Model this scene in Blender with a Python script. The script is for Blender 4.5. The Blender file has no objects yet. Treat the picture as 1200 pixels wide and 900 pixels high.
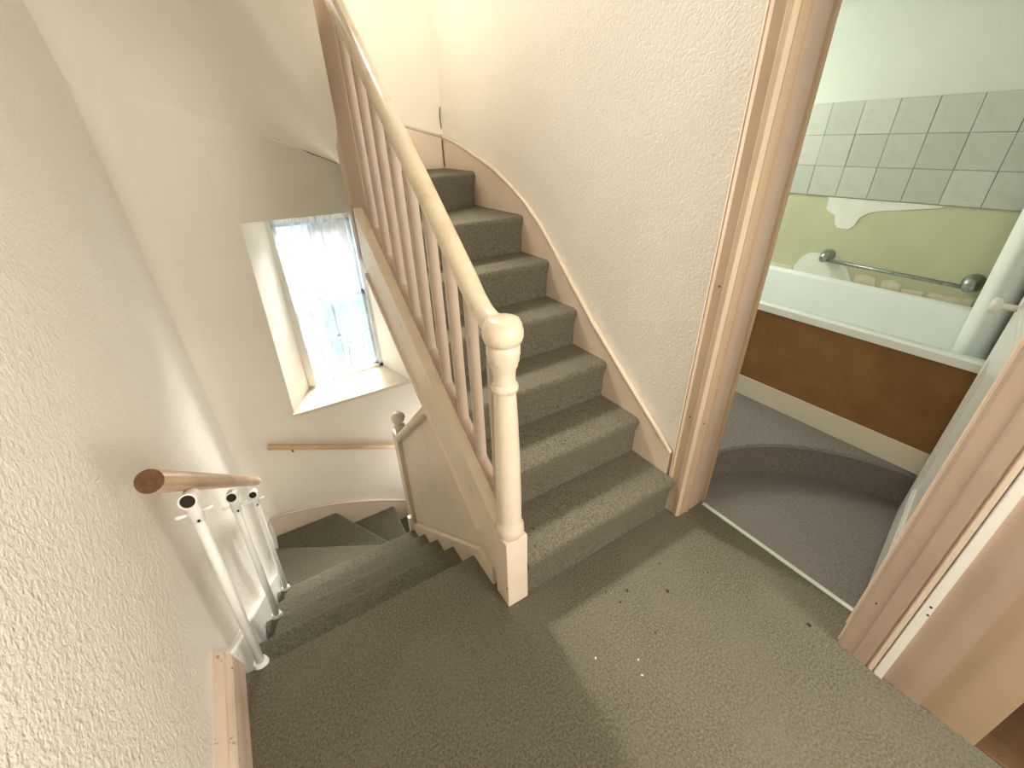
import bpy, bmesh, math, random
from mathutils import Vector, Matrix
random.seed(7)
S = bpy.context.scene
C = S.collection
PI = math.pi

# ------------------------------------------------------------------ camera
F_PX = 501.66
cd = bpy.data.cameras.new('camera'); cam = bpy.data.objects.new('camera', cd); C.objects.link(cam)
cd.sensor_fit = 'HORIZONTAL'; cd.sensor_width = 36.0; cd.lens = F_PX / 1200 * 36.0
cd.clip_start = 0.02
_F = Vector((0.45225226, 0.73970588, -0.49830021))
_R = Vector((0.84565482, -0.5331907, -0.02399154))
_D = Vector((-0.28343572, -0.41053975, -0.86667255))
cam.matrix_world = Matrix(((_R.x, -_D.x, -_F.x, -0.14229), (_R.y, -_D.y, -_F.y, -0.92798), (_R.z, -_D.z, -_F.z, 1.5), (0, 0, 0, 1)))
S.camera = cam

# ------------------------------------------------------------------ sky and exposure
w = bpy.data.worlds.new('sky'); S.world = w; w.use_nodes = True
w.node_tree.nodes['Background'].inputs[0].default_value = (0.86, 0.94, 1.0, 1)
w.node_tree.nodes['Background'].inputs[1].default_value = 2.4
S.view_settings.view_transform = 'Standard'; S.view_settings.look = 'None'
S.view_settings.gamma = 1; S.view_settings.use_curve_mapping = False
S.view_settings.exposure = 0.58

def area(name, loc, target, sx, sy, power, col):
    l = bpy.data.lights.new(name, 'AREA'); l.shape = 'RECTANGLE'; l.size = sx; l.size_y = sy
    l.energy = power; l.color = col
    o = bpy.data.objects.new(name, l); C.objects.link(o); o.location = loc
    o.rotation_euler = (Vector(target) - Vector(loc)).to_track_quat('-Z', 'Y').to_euler()
    return o
# daylight through the window on the lower stairs
area('window_daylight', (0.98, 3.48, 2.05), (-0.20, 1.0, -0.2), 1.0, 1.75, 660, (1.0, 0.985, 0.96))
# daylight from the window of the next half landing, straight above the lower one
area('upstairs_window_daylight', (0.465, 2.90, 4.20), (0.75, 0.3, 0.3), 0.45, 0.55, 182, (1.0, 0.96, 0.90))
# added fill light behind the camera, brightening the left wall and landing
area('hall_fill_light', (0.95, -2.30, 1.50), (-0.56, 0.1, 1.25), 0.8, 1.5, 48, (1.0, 0.96, 0.90))
# added fill light under the upper flight, brightening the winders and window wall
area('lower_hall_fill_light', (1.05, 1.62, -0.85), (-0.56, 1.3, 0.2), 0.7, 0.8, 8, (1.0, 0.97, 0.92))
# daylight of the bathroom window
area('bathroom_window_daylight', (2.05, 1.30, 1.75), (2.1, -0.4, 0.5), 0.8, 0.9, 19, (0.95, 1.0, 0.90))

# ------------------------------------------------------------------ materials
def nt(name):
    m = bpy.data.materials.new(name); m.use_nodes = True
    t = m.node_tree; b = t.nodes['Principled BSDF']
    return m, t, b
def N(t, kind, **kw):
    n = t.nodes.new(kind)
    for k, v in kw.items():
        if k in n.inputs: n.inputs[k].default_value = v
        else: setattr(n, k, v)
    return n
def noise(t, scale, detail=3.0, rough=0.55, stretch=None):
    tc = N(t, 'ShaderNodeTexCoord'); src = tc.outputs['Object']
    if stretch:
        mp = N(t, 'ShaderNodeMapping'); mp.inputs['Scale'].default_value = stretch
        t.links.new(src, mp.inputs['Vector']); src = mp.outputs['Vector']
    n = N(t, 'ShaderNodeTexNoise'); n.inputs['Scale'].default_value = scale
    n.inputs['Detail'].default_value = detail; n.inputs['Roughness'].default_value = rough
    t.links.new(src, n.inputs['Vector'])
    return n
def ramp(t, src, stops):
    r = N(t, 'ShaderNodeValToRGB'); e = r.color_ramp.elements
    e[0].position, e[0].color = stops[0][0], (*stops[0][1], 1)
    e[1].position, e[1].color = stops[-1][0], (*stops[-1][1], 1)
    for p, c in stops[1:-1]:
        q = e.new(p); q.color = (*c, 1)
    t.links.new(src, r.inputs['Fac'])
    return r
def surf(name, c1, c2, scale=4, rough=0.6, bump=None, stain=None, spec=0.3, stretch=None):
    """colour varying between c1 and c2; bump = list of (scale, distance, detail); stain = (scale, lo, hi, colour)"""
    m, t, b = nt(name)
    n = noise(t, scale, 4, 0.6, stretch)
    r = ramp(t, n.outputs['Fac'], [(0.32, c1), (0.68, c2)])
    col = r.outputs['Color']
    if stain:
        n2 = noise(t, stain[0], 6, 0.65)
        r2 = ramp(t, n2.outputs['Fac'], [(stain[1], (0, 0, 0)), (stain[2], (1, 1, 1))])
        mx = N(t, 'ShaderNodeMix', data_type='RGBA')
        t.links.new(r2.outputs['Color'], mx.inputs[0]); t.links.new(col, mx.inputs[6])
        mx.inputs[7].default_value = (*stain[3], 1); col = mx.outputs[2]
    t.links.new(col, b.inputs['Base Color'])
    b.inputs['Roughness'].default_value = rough
    b.inputs['Specular IOR Level'].default_value = spec
    prev = None
    for sc, dist, det in (bump or []):
        nb = noise(t, sc, det, 0.6)
        bp = N(t, 'ShaderNodeBump'); bp.inputs['Strength'].default_value = 1.0; bp.inputs['Distance'].default_value = dist
        t.links.new(nb.outputs['Fac'], bp.inputs['Height'])
        if prev: t.links.new(prev.outputs['Normal'], bp.inputs['Normal'])
        prev = bp
    if prev: t.links.new(prev.outputs['Normal'], b.inputs['Normal'])
    return m

M = {}
M['wall'] = surf('cream wall paint', (0.78, 0.72, 0.61), (0.83, 0.78, 0.67), 1.5, 0.75, [(5, 0.004, 2), (170, 0.0005, 3)])
M['wall_rough'] = surf('stippled cream wall paint', (0.79, 0.745, 0.66), (0.83, 0.79, 0.71), 1.5, 0.6, [(3, 0.006, 2), (110, 0.0035, 2)])
M['wall_coarse'] = surf('coarse cream plaster', (0.79, 0.75, 0.66), (0.84, 0.80, 0.71), 1.5, 0.45, [(2.5, 0.01, 1), (85, 0.0065, 2)])
M['trim'] = surf('old cream gloss paint', (0.72, 0.58, 0.45), (0.79, 0.66, 0.53), 3, 0.35, [(60, 0.0008, 3)], (9, 0.66, 0.78, (0.50, 0.36, 0.24)), 0.45)
M['trim_pale'] = surf('worn cream gloss paint', (0.70, 0.595, 0.445), (0.77, 0.665, 0.51), 5, 0.28, [(50, 0.0008, 3)], (14, 0.60, 0.74, (0.58, 0.43, 0.28)), 0.5)
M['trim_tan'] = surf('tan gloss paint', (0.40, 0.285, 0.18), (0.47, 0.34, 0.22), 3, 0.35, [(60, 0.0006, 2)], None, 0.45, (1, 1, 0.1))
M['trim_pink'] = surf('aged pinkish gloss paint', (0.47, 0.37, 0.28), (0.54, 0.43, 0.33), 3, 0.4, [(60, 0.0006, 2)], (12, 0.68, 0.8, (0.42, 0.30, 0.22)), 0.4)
M['trim_tan_lit'] = surf('lit tan gloss paint', (0.54, 0.41, 0.28), (0.61, 0.47, 0.33), 3, 0.35, [(60, 0.0006, 2)], None, 0.45)  # copy of the tan paint, brightened for the architrave face that gets little light
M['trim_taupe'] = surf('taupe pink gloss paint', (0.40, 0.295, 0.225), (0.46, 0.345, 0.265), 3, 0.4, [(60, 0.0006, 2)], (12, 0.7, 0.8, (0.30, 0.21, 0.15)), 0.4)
M['rail_paint'] = surf('scuffed cream rail paint', (0.69, 0.585, 0.42), (0.76, 0.66, 0.49), 5, 0.3, None, (10, 0.50, 0.76, (0.56, 0.39, 0.23)), 0.5)
M['white_gloss'] = surf('white gloss paint', (0.82, 0.80, 0.74), (0.88, 0.86, 0.80), 3, 0.3, [(40, 0.0006, 2)], None, 0.5)
M['white_metal'] = surf('white painted metal', (0.82, 0.81, 0.77), (0.87, 0.86, 0.82), 6, 0.3, None, None, 0.5)
M['worn_wood'] = surf('scuffed pinkish board', (0.46, 0.32, 0.24), (0.68, 0.55, 0.43), 10, 0.5, [(90, 0.0012, 3)], (30, 0.62, 0.7, (0.16, 0.09, 0.06)), 0.3, (1, 0.12, 1))
M['wood'] = surf('varnished pine handrail', (0.46, 0.27, 0.14), (0.68, 0.48, 0.31), 7, 0.3, None, (40, 0.66, 0.76, (0.30, 0.16, 0.08)), 0.5, (6, 0.5, 1))
M['pine'] = surf('bare pine', (0.62, 0.40, 0.21), (0.74, 0.52, 0.31), 9, 0.4, None, (22, 0.68, 0.72, (0.26, 0.12, 0.05)), 0.4, (0.5, 6, 6))
M['wood_end'] = surf('dark sawn wood end', (0.09, 0.04, 0.018), (0.15, 0.07, 0.032), 60, 0.7)
M['wood_pale_end'] = surf('pale timber tip', (0.80, 0.66, 0.42), (0.86, 0.74, 0.52), 20, 0.5)
M['carpet'] = surf('olive grey carpet', (0.082, 0.072, 0.046), (0.205, 0.188, 0.140), 140, 1.0, [(260, 0.004, 3), (6, 0.006, 3)], (3, 0.45, 0.95, (0.175, 0.160, 0.118)), 0.05)
M['carpet'].node_tree.nodes['Principled BSDF'].inputs['Sheen Weight'].default_value = 0.10
M['carpet'].node_tree.nodes['Principled BSDF'].inputs['Sheen Tint'].default_value = (0.85, 0.82, 0.68, 1)
M['carpet_grey'] = surf('grey bathroom carpet', (0.22, 0.195, 0.185), (0.33, 0.30, 0.285), 90, 1.0, [(240, 0.003, 3), (5, 0.006, 3)], (4, 0.5, 0.7, (0.27, 0.24, 0.225)), 0.05)
M['chrome'] = surf('dull chrome', (0.26, 0.27, 0.25), (0.46, 0.47, 0.45), 60, 0.42); M['chrome'].node_tree.nodes['Principled BSDF'].inputs['Metallic'].default_value = 1
M['strip'] = surf('aluminium threshold strip', (0.74, 0.75, 0.68), (0.84, 0.85, 0.78), 20, 0.4); M['strip'].node_tree.nodes['Principled BSDF'].inputs['Metallic'].default_value = 0.2
M['bath'] = surf('white bath enamel', (0.80, 0.83, 0.80), (0.85, 0.88, 0.85), 3, 0.2, None, None, 0.5)
M['hardboard'] = surf('brown hardboard', (0.225, 0.115, 0.042), (0.30, 0.155, 0.058), 5, 0.6, None, (2.2, 0.5, 0.8, (0.19, 0.09, 0.032)), 0.2)
M['plinth'] = surf('cream plinth paint', (0.72, 0.66, 0.52), (0.78, 0.72, 0.58), 3, 0.5)
M['bath_wall'] = surf('pale green grey wall paint', (0.62, 0.65, 0.57), (0.67, 0.70, 0.62), 2, 0.7, [(30, 0.001, 3)])
M['bath_green'] = surf('sage green wall paint', (0.50, 0.50, 0.31), (0.56, 0.56, 0.36), 3, 0.6, [(20, 0.0015, 3)], (6, 0.6, 0.8, (0.56, 0.57, 0.38)), 0.3)
M['plaster'] = surf('bare white plaster', (0.72, 0.72, 0.62), (0.80, 0.80, 0.72), 9, 0.8, [(40, 0.001, 3)], (14, 0.6, 0.75, (0.66, 0.58, 0.44)))
M['tile_scrap'] = surf('broken tile edge', (0.66, 0.58, 0.42), (0.78, 0.72, 0.56), 20, 0.5)
M['grout'] = surf('dark tile grout', (0.36, 0.38, 0.32), (0.43, 0.45, 0.39), 20, 0.9)
M['cloth'] = surf('white curtain cloth', (0.80, 0.82, 0.77), (0.85, 0.87, 0.82), 4, 0.85)
M['dark'] = surf('dark interior', (0.02, 0.015, 0.012), (0.03, 0.02, 0.016), 5, 0.8)
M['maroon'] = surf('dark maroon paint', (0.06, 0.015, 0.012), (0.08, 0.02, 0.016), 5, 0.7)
M['brown_floor'] = surf('brown floor boards', (0.10, 0.055, 0.025), (0.15, 0.085, 0.04), 8, 0.6)
M['brown_board'] = surf('brown painted board', (0.20, 0.12, 0.07), (0.26, 0.16, 0.09), 5, 0.5)
M['crumb'] = surf('dark crumb', (0.03, 0.025, 0.02), (0.06, 0.05, 0.035), 50, 0.9)
M['chip'] = surf('pale paint flake', (0.75, 0.73, 0.66), (0.82, 0.8, 0.74), 50, 0.7)
M['crack'] = surf('dark crack', (0.10, 0.08, 0.06), (0.20, 0.16, 0.12), 50, 0.9)
M['stone'] = surf('tan stone wall', (0.20, 0.165, 0.125), (0.25, 0.21, 0.16), 2, 0.9)
M['blue'] = surf('pale blue roof sheet', (0.22, 0.36, 0.47), (0.28, 0.42, 0.53), 2, 0.5)
M['ground'] = surf('pale concrete yard', (0.30, 0.33, 0.30), (0.40, 0.43, 0.41), 1, 0.9)
M['leaf'] = surf('green leaf', (0.12, 0.26, 0.10), (0.20, 0.36, 0.16), 20, 0.6)
M['stem'] = surf('brown stem', (0.16, 0.12, 0.08), (0.22, 0.17, 0.11), 20, 0.8)
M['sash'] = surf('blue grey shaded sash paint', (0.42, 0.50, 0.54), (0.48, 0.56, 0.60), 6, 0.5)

# tiles: pale grey green with a faint dull flower blot, different from tile to tile
m, t, b = nt('pale grey green tile'); M['tile'] = m
oi = N(t, 'ShaderNodeObjectInfo')
r = ramp(t, oi.outputs['Random'], [(0.0, (0.45, 0.47, 0.40)), (0.5, (0.49, 0.51, 0.44)), (1.0, (0.53, 0.55, 0.48))])
n = noise(t, 14, 4, 0.6); r2 = ramp(t, n.outputs['Fac'], [(0.55, (0, 0, 0)), (0.75, (0.35, 0.35, 0.35))])
mx = N(t, 'ShaderNodeMix', data_type='RGBA'); t.links.new(r2.outputs['Color'], mx.inputs[0]); t.links.new(r.outputs['Color'], mx.inputs[6])
mx.inputs[7].default_value = (0.34, 0.37, 0.31, 1); t.links.new(mx.outputs[2], b.inputs['Base Color']); b.inputs['Roughness'].default_value = 0.45

# thin window glass
m, t, b = nt('window glass'); M['glass'] = m
tr = N(t, 'ShaderNodeBsdfTransparent'); gl = N(t, 'ShaderNodeBsdfGlossy'); gl.inputs['Roughness'].default_value = 0.03
ms = N(t, 'ShaderNodeMixShader'); ms.inputs[0].default_value = 0.06
t.links.new(tr.outputs[0], ms.inputs[1]); t.links.new(gl.outputs[0], ms.inputs[2]); t.links.new(ms.outputs[0], t.nodes['Material Output'].inputs['Surface'])
# net curtain: thin translucent threads with gaps
m, t, b = nt('white net'); M['net'] = m
tr = N(t, 'ShaderNodeBsdfTransparent'); df = N(t, 'ShaderNodeBsdfDiffuse'); df.inputs['Color'].default_value = (0.62, 0.65, 0.70, 1)
tl = N(t, 'ShaderNodeBsdfTranslucent'); tl.inputs['Color'].default_value = (0.50, 0.55, 0.62, 1)
a1 = N(t, 'ShaderNodeMixShader'); a1.inputs[0].default_value = 0.45
t.links.new(df.outputs[0], a1.inputs[1]); t.links.new(tl.outputs[0], a1.inputs[2])
ms = N(t, 'ShaderNodeMixShader'); ms.inputs[0].default_value = 0.24
t.links.new(tr.outputs[0], ms.inputs[1]); t.links.new(a1.outputs[0], ms.inputs[2]); t.links.new(ms.outputs[0], t.nodes['Material Output'].inputs['Surface'])
tc = N(t, 'ShaderNodeTexCoord'); mp = N(t, 'ShaderNodeMapping'); mp.inputs['Scale'].default_value = (1, 1, 0.04)
nz = N(t, 'ShaderNodeTexNoise'); nz.inputs['Scale'].default_value = 38; nz.inputs['Detail'].default_value = 3
mr = N(t, 'ShaderNodeMapRange'); mr.inputs[1].default_value = 0.42; mr.inputs[2].default_value = 0.68; mr.inputs[3].default_value = 0.16; mr.inputs[4].default_value = 0.66
t.links.new(tc.outputs['Object'], mp.inputs['Vector']); t.links.new(mp.outputs['Vector'], nz.inputs['Vector']); t.links.new(nz.outputs['Fac'], mr.inputs[0]); t.links.new(mr.outputs[0], ms.inputs[0])
m2 = m.copy(); m2.name = 'dense net lace'; M['lace'] = m2
for q in m2.node_tree.nodes:
    if q.type == 'MAP_RANGE': q.inputs[3].default_value, q.inputs[4].default_value = 0.4, 0.75

# ------------------------------------------------------------------ helpers
def link(name, me, mat, parent=None, smooth=False):
    o = bpy.data.objects.new(name, me); C.objects.link(o)
    mats = mat if isinstance(mat, (list, tuple)) else [mat]
    if not me.materials:
        for q in mats: me.materials.append(M[q])
    if smooth:
        for p in me.polygons: p.use_smooth = True
    if parent is not None:
        root = parent
        while root.parent: root = root.parent
        me.transform(Matrix.Translation(-root.location))
        o.parent = parent
    return o
def obj(name, bm, mat, parent=None, smooth=False, fix=True):
    if fix: bmesh.ops.recalc_face_normals(bm, faces=bm.faces)
    me = bpy.data.meshes.new(name); bm.to_mesh(me); bm.free()
    o = link(name, me, mat, parent, smooth)
    if smooth == 'auto':
        me.set_sharp_from_angle(angle=math.radians(38))
    return o
def thing(name, loc, label=None, cat=None, group=None, kind=None):
    o = bpy.data.objects.new(name, None); C.objects.link(o); o.location = loc; o.empty_display_size = 0.05
    tag(o, label, cat, group, kind); return o
def tag(o, label=None, cat=None, group=None, kind=None):
    if label: o['label'] = label
    if cat: o['category'] = cat
    if group: o['group'] = group
    if kind: o['kind'] = kind
    return o
def box(bm, x0, x1, y0, y1, z0, z1, bev=0):
    vs = [bm.verts.new((x, y, z)) for x in (x0, x1) for y in (y0, y1) for z in (z0, z1)]
    fs = [bm.faces.new([vs[i] for i in q]) for q in ((0, 1, 3, 2), (4, 6, 7, 5), (0, 4, 5, 1), (2, 3, 7, 6), (0, 2, 6, 4), (1, 5, 7, 3))]
    if bev:
        es = list({e for f in fs for e in f.edges})
        bmesh.ops.bevel(bm, geom=es, offset=bev, segments=2, affect='EDGES', profile=0.6)
def BM(): return bmesh.new()
def prism(bm, pts, axis, a, b):
    """polygon pts (2D) extruded along axis 'x','y','z' from a to b"""
    def P(p, s):
        return {'x': (s, p[0], p[1]), 'y': (p[0], s, p[1]), 'z': (p[0], p[1], s)}[axis]
    A = [bm.verts.new(P(p, a)) for p in pts]; B = [bm.verts.new(P(p, b)) for p in pts]
    n = len(pts)
    bm.faces.new(A); bm.faces.new(B[::-1])
    for i in range(n): bm.faces.new((A[i], A[(i + 1) % n], B[(i + 1) % n], B[i]))
def tube(bm, pts, r, seg=12, cap=True, sx=1.0, up=Vector((0, 0, 1)), radii=None):
    pts = [Vector(p) for p in pts]; rings = []
    for i, p in enumerate(pts):
        d = (pts[min(i + 1, len(pts) - 1)] - pts[max(i - 1, 0)]).normalized()
        u = up if abs(d.dot(up)) < 0.97 else Vector((0, 1, 0))
        a = d.cross(u).normalized(); c = a.cross(d).normalized()
        rr = radii[i] if radii else r
        rings.append([bm.verts.new(p + rr * (sx * math.cos(k * 2 * PI / seg) * a + math.sin(k * 2 * PI / seg) * c)) for k in range(seg)])
    for q in range(len(rings) - 1):
        for k in range(seg):
            bm.faces.new((rings[q][k], rings[q][(k + 1) % seg], rings[q + 1][(k + 1) % seg], rings[q + 1][k]))
    if cap: bm.faces.new(rings[0][::-1]); bm.faces.new(rings[-1])
    return rings
def lathe(bm, prof, cx, cy, seg=24):
    rings = [[bm.verts.new((cx + r * math.cos(k * 2 * PI / seg), cy + r * math.sin(k * 2 * PI / seg), z)) for k in range(seg)] for r, z in prof]
    for q in range(len(rings) - 1):
        for k in range(seg):
            bm.faces.new((rings[q][k], rings[q][(k + 1) % seg], rings[q + 1][(k + 1) % seg], rings[q + 1][k]))
    bm.faces.new(rings[0][::-1]); bm.faces.new(rings[-1])
def spin(bm, prof, c, ax, seg=18):
    a = ax.cross(Vector((0, 0, 1))).normalized(); b = ax.cross(a).normalized()
    rings = [[bm.verts.new(c + ax * t + r * (math.cos(k * 2 * PI / seg) * a + math.sin(k * 2 * PI / seg) * b)) for k in range(seg)] for r, t in prof]
    for q in range(len(rings) - 1):
        for k in range(seg): bm.faces.new((rings[q][k], rings[q][(k + 1) % seg], rings[q + 1][(k + 1) % seg], rings[q + 1][k]))
def quad(bm, *ps): return bm.faces.new([bm.verts.new(p) for p in ps])
def grid(bm, fn, nu, nv):
    vs = [[bm.verts.new(fn(i / nu, j / nv)) for j in range(nv + 1)] for i in range(nu + 1)]
    for i in range(nu):
        for j in range(nv): bm.faces.new((vs[i][j], vs[i + 1][j], vs[i + 1][j + 1], vs[i][j + 1]))
    return vs
def struct(name, bm, mat, smooth=False, parent=None, fix=True):
    o = obj(name, bm, mat, parent, smooth, fix)
    if parent is None: o['kind'] = 'structure'
    return o

# ------------------------------------------------------------------ dimensions
XL, YW, XW = -0.56, 2.05, 1.205          # left wall, window wall, right (door) wall
XS = 0.33                                # outer face of the strings
RISE, GO, Y0 = 0.1907, 0.2358, -0.1015   # flight going up
DR, DG, DY = 0.190, 0.2405, 0.192        # flight going down
YB, ZC = -2.6, 2.62                      # back of the hall, landing ceiling
PIV = (0.37, 1.18)                       # centre of the winders (both newels)

# ------------------------------------------------------------------ walls
bm = BM()      # left wall, its far edge rounding into the window wall
R0 = 0.11
prof = [(XL, YB), (XL, -1.0), (XL, 0.2), (XL, 1.2), (XL, YW - R0)]
def lw(u, v):
    k = u * (len(prof) - 1); i = min(int(k), len(prof) - 2); f = k - i
    return (prof[i][0] + (prof[i + 1][0] - prof[i][0]) * f, prof[i][1] + (prof[i + 1][1] - prof[i][1]) * f, -2.2 + 6.8 * v)
grid(bm, lw, 12, 12)
struct('wall_left', bm, 'wall_coarse', True)

# window wall with a splayed opening
OL0, OL1, OR0, OR1, OZ0, OZ1 = -0.134, -0.092, 0.725, 0.705, -0.165, 1.117
BL0, BL1, BR, BZ0, BZ1, YBK = 0.045, 0.075, 0.615, -0.140, 1.075, 2.37
bm = BM()
for k in range(16):     # the rounded corner
    a0, a1 = k / 16 * PI / 2, (k + 1) / 16 * PI / 2
    p0 = (XL + R0 - R0 * math.cos(a0), YW - R0 + R0 * math.sin(a0)); p1 = (XL + R0 - R0 * math.cos(a1), YW - R0 + R0 * math.sin(a1))
    quad(bm, (*p0, -2.2), (*p1, -2.2), (*p1, 4.6), (*p0, 4.6))
xl = XL + R0
quad(bm, (xl, YW, -2.2), (1.3, YW, -2.2), (OR0, YW, OZ0), (OL0, YW, OZ0))
quad(bm, (xl, YW, 2.5), (xl, YW, -2.2), (OL0, YW, OZ0), (OL1, YW, OZ1))
quad(bm, (1.3, YW, -2.2), (1.3, YW, 2.5), (OR1, YW, OZ1), (OR0, YW, OZ0))
quad(bm, (xl, YW, 2.5), (OL1, YW, OZ1), (OR1, YW, OZ1), (1.3, YW, 2.5))
ux0, ux1, uz0, uz1 = -0.09, 0.71, 2.50, 3.78        # opening of the window one storey up
quad(bm, (xl, YW, 2.5), (ux0, YW, 2.5), (ux0, YW, 4.6), (xl, YW, 4.6)); quad(bm, (ux1, YW, 2.5), (1.3, YW, 2.5), (1.3, YW, 4.6), (ux1, YW, 4.6)); quad(bm, (ux0, YW, uz1), (ux1, YW, uz1), (ux1, YW, 4.6), (ux0, YW, 4.6))
for q in (((ux0, YW, uz0), (ux1, YW, uz0), (ux1, YW + 0.2, uz0), (ux0, YW + 0.2, uz0)), ((ux0, YW, uz0), (ux0, YW, uz1), (ux0, YW + 0.2, uz1), (ux0, YW + 0.2, uz0)), ((ux1, YW, uz0), (ux1, YW, uz1), (ux1, YW + 0.2, uz1), (ux1, YW + 0.2, uz0))): quad(bm, *q)
quad(bm, (OL0, YW, OZ0), (OL1, YW, OZ1), (BL1, YBK, BZ1), (BL0, YBK, BZ0))
quad(bm, (OR0, YW, OZ0), (BR, YBK, BZ0), (BR, YBK, BZ1), (OR1, YW, OZ1))
quad(bm, (OL1, YW, OZ1), (OR1, YW, OZ1), (BR, YBK, BZ1), (BL1, YBK, BZ1))
wf = struct('wall_far', bm, 'wall', False, None, False)

# right wall with the bathroom doorway and a second doorway
DYL, DYR, DH = -0.14, -0.80, 2.02          # bathroom door opening
EYL, EYR = -1.13, -1.85                    # dark doorway
bm = BM()
def wr(y0, y1, z0, z1): box(bm, XW, XW + 0.13, y0, y1, z0, z1)
wr(DYL, YW, -2.2, ZC); wr(DYR, DYL, DH, ZC); wr(EYL, DYR, -0.1, ZC); wr(EYR, EYL, DH, ZC); wr(YB, EYR, -0.1, ZC); wr(YB, YW, ZC, 4.6)
struct('wall_right', bm, 'wall_rough')
bm = BM(); quad(bm, (XL, YB, -0.1), (XW, YB, -0.1), (XW, YB, 4.6), (XL, YB, 4.6)); struct('wall_back', bm, 'wall_rough')
bm = BM(); quad(bm, (XL, YB, 4.6), (1.3, YB, 4.6), (1.3, YW, 4.6), (XL, YW, 4.6)); struct('ceiling', bm, 'wall')
bm = BM(); box(bm, XL, XW, YB, 0.1, ZC, ZC + 0.2); struct('ceiling', bm, 'wall')

# sloping plaster ceiling under the next flight, blending into the walls at the left
def zline(x): return 1.405 + (0.50 - x) * 0.455
def soffit(u, v):
    y = YW - (YW + 0.1) * v
    XR = XS + 0.19 * min(1.0, max(0.0, (y - 1.19) / (YW - 1.19)))
    if y < 1.13: XR = XS + 0.002 - 0.232 * min(0.33, 1.13 - y)
    zleft = zline(XL) + 1.6 * (YW - y)
    zr_ = min(zline(0.52) + 2.1 * 0.1 * math.log(1 + math.exp(min(30, (1.14 - y) / 0.1))), zleft - 0.01)
    x = XL + (XR - XL) * u
    z = zleft + (zr_ - zleft) * u
    r = 0.02 + 0.15 * (1 - u) ** 1.3            # blend into the window wall
    t_ = (YW - y) / r
    if t_ < 1: z -= r * 0.55 * (1 - t_) ** 2
    tt = (x - XL) / 0.24                        # blend into the left wall
    if tt < 1: z -= 0.24 * (1 - math.sqrt(max(0, 1 - (1 - tt) ** 2)))
    return (x, y, z)
bm = BM(); grid(bm, soffit, 40, 64)
ex = bmesh.ops.extrude_face_region(bm, geom=list(bm.faces))
bmesh.ops.translate(bm, verts=[q for q in ex['geom'] if isinstance(q, bmesh.types.BMVert)], vec=(0, 0, 0.3))
struct('ceiling', bm, 'wall', 'auto')

# ------------------------------------------------------------------ floor
bm = BM()
prof = [(YB, -0.3), (YB, 0.0), (DY - 0.02, 0.0), (DY - 0.008, -0.004), (DY, -0.014), (DY - 0.003, -0.032), (DY - 0.018, -0.06), (DY - 0.018, -0.3)]
prism(bm, prof, 'x', XL, XS)
box(bm, XS, 1.36, YB, -0.06, -0.3, 0.0); box(bm, XS, 0.45, -0.06, DY - 0.02, -0.3, 0.0)
struct('floor', bm, 'carpet', 'auto')
bm = BM(); box(bm, XL, XW, 0.0, YW, -2.2, -1.91); struct('floor', bm, 'carpet')
bm = BM(); box(bm, XL, XW, -0.1, 0.0, -2.2, -0.301); struct('wall_below_landing', bm, 'wall')

# ------------------------------------------------------------------ step builder
def step(bm, A, B, n, ztop, zbot, depth=None, back=None):
    """carpeted step: front edge A->B in plan, n points back (away from the nosing); back = two plan points behind B and A"""
    A, B, n = Vector(A), Vector(B), Vector(n).normalized()
    pr = [(0.020, zbot), (0.016, ztop - 0.075), (0.004, ztop - 0.036), (0.0, ztop - 0.022), (0.003, ztop - 0.010), (0.010, ztop - 0.003), (0.022, ztop)]
    rows = [(bm.verts.new((*(A + n * d), z)), bm.verts.new((*(B + n * d), z))) for d, z in pr]
    for i in range(len(rows) - 1): bm.faces.new((rows[i][0], rows[i][1], rows[i + 1][1], rows[i + 1][0]))
    if back is None: back = (B + n * depth, A + n * depth)
    if len(back) == 2 :
        bt = [bm.verts.new((*Vector(p), ztop)) for p in back]; bb = [bm.verts.new((*Vector(p), zbot)) for p in back]
    else:
        bt = [bm.verts.new((*Vector(p), ztop)) for p in back]; bb = [bm.verts.new((*Vector(p), zbot)) for p in back]
    bm.faces.new([rows[-1][0], rows[-1][1]] + bt)
    bm.faces.new([rows[0][1], rows[0][0]] + bb[::-1])
    bm.faces.new([r_[1] for r_ in rows] + [bt[0], bb[0]])
    bm.faces.new([r_[0] for r_ in rows][::-1] + [bb[-1], bt[-1]])
    for i in range(len(bt) - 1): bm.faces.new((bt[i], bb[i], bb[i + 1], bt[i + 1]))

# ------------------------------------------------------------------ staircase going up
up = thing('staircase', (0.8, 0.5, 0), 'carpeted staircase rising beside the stippled wall, with cream balustrade and turned newel post', 'staircase')
xa, xb = 0.40, 1.182
for i in range(6):
    y = Y0 + i * GO; bm = BM()
    if i < 5: step(bm, (xa if i else 0.4145, y), (xb, y), (0, 1), (i + 1) * RISE, i * RISE if i else 0.0, GO + 0.0215)
    else: step(bm, (xa, y), (xb, y), (0, 1), 6 * RISE, 5 * RISE, back=[(xb, 1.66), (xa, 1.28), (xa, y + 0.05)])
    obj('step', bm, 'carpet', up, 'auto')
A7, B7 = (0.41, 1.225), (xb, 1.597)
d7 = (Vector(B7) - Vector(A7)).normalized(); n7 = Vector((-d7.y, d7.x))
bm = BM(); step(bm, A7, B7, n7, 7 * RISE, 6 * RISE, back=[(xb, 2.028), (0.87, 2.028), (0.43, 1.27)]); obj('step', bm, 'carpet', up, 'auto')
A8, B8 = (0.425, 1.25), (0.845, 2.028)
d8 = (Vector(B8) - Vector(A8)).normalized(); n8 = Vector((-d8.y, d8.x))
bm = BM(); step(bm, A8, B8, n8, 8 * RISE, 7 * RISE, back=[(0.56, 2.028), (0.41, 1.26)]); obj('step', bm, 'carpet', up, 'auto')

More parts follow.
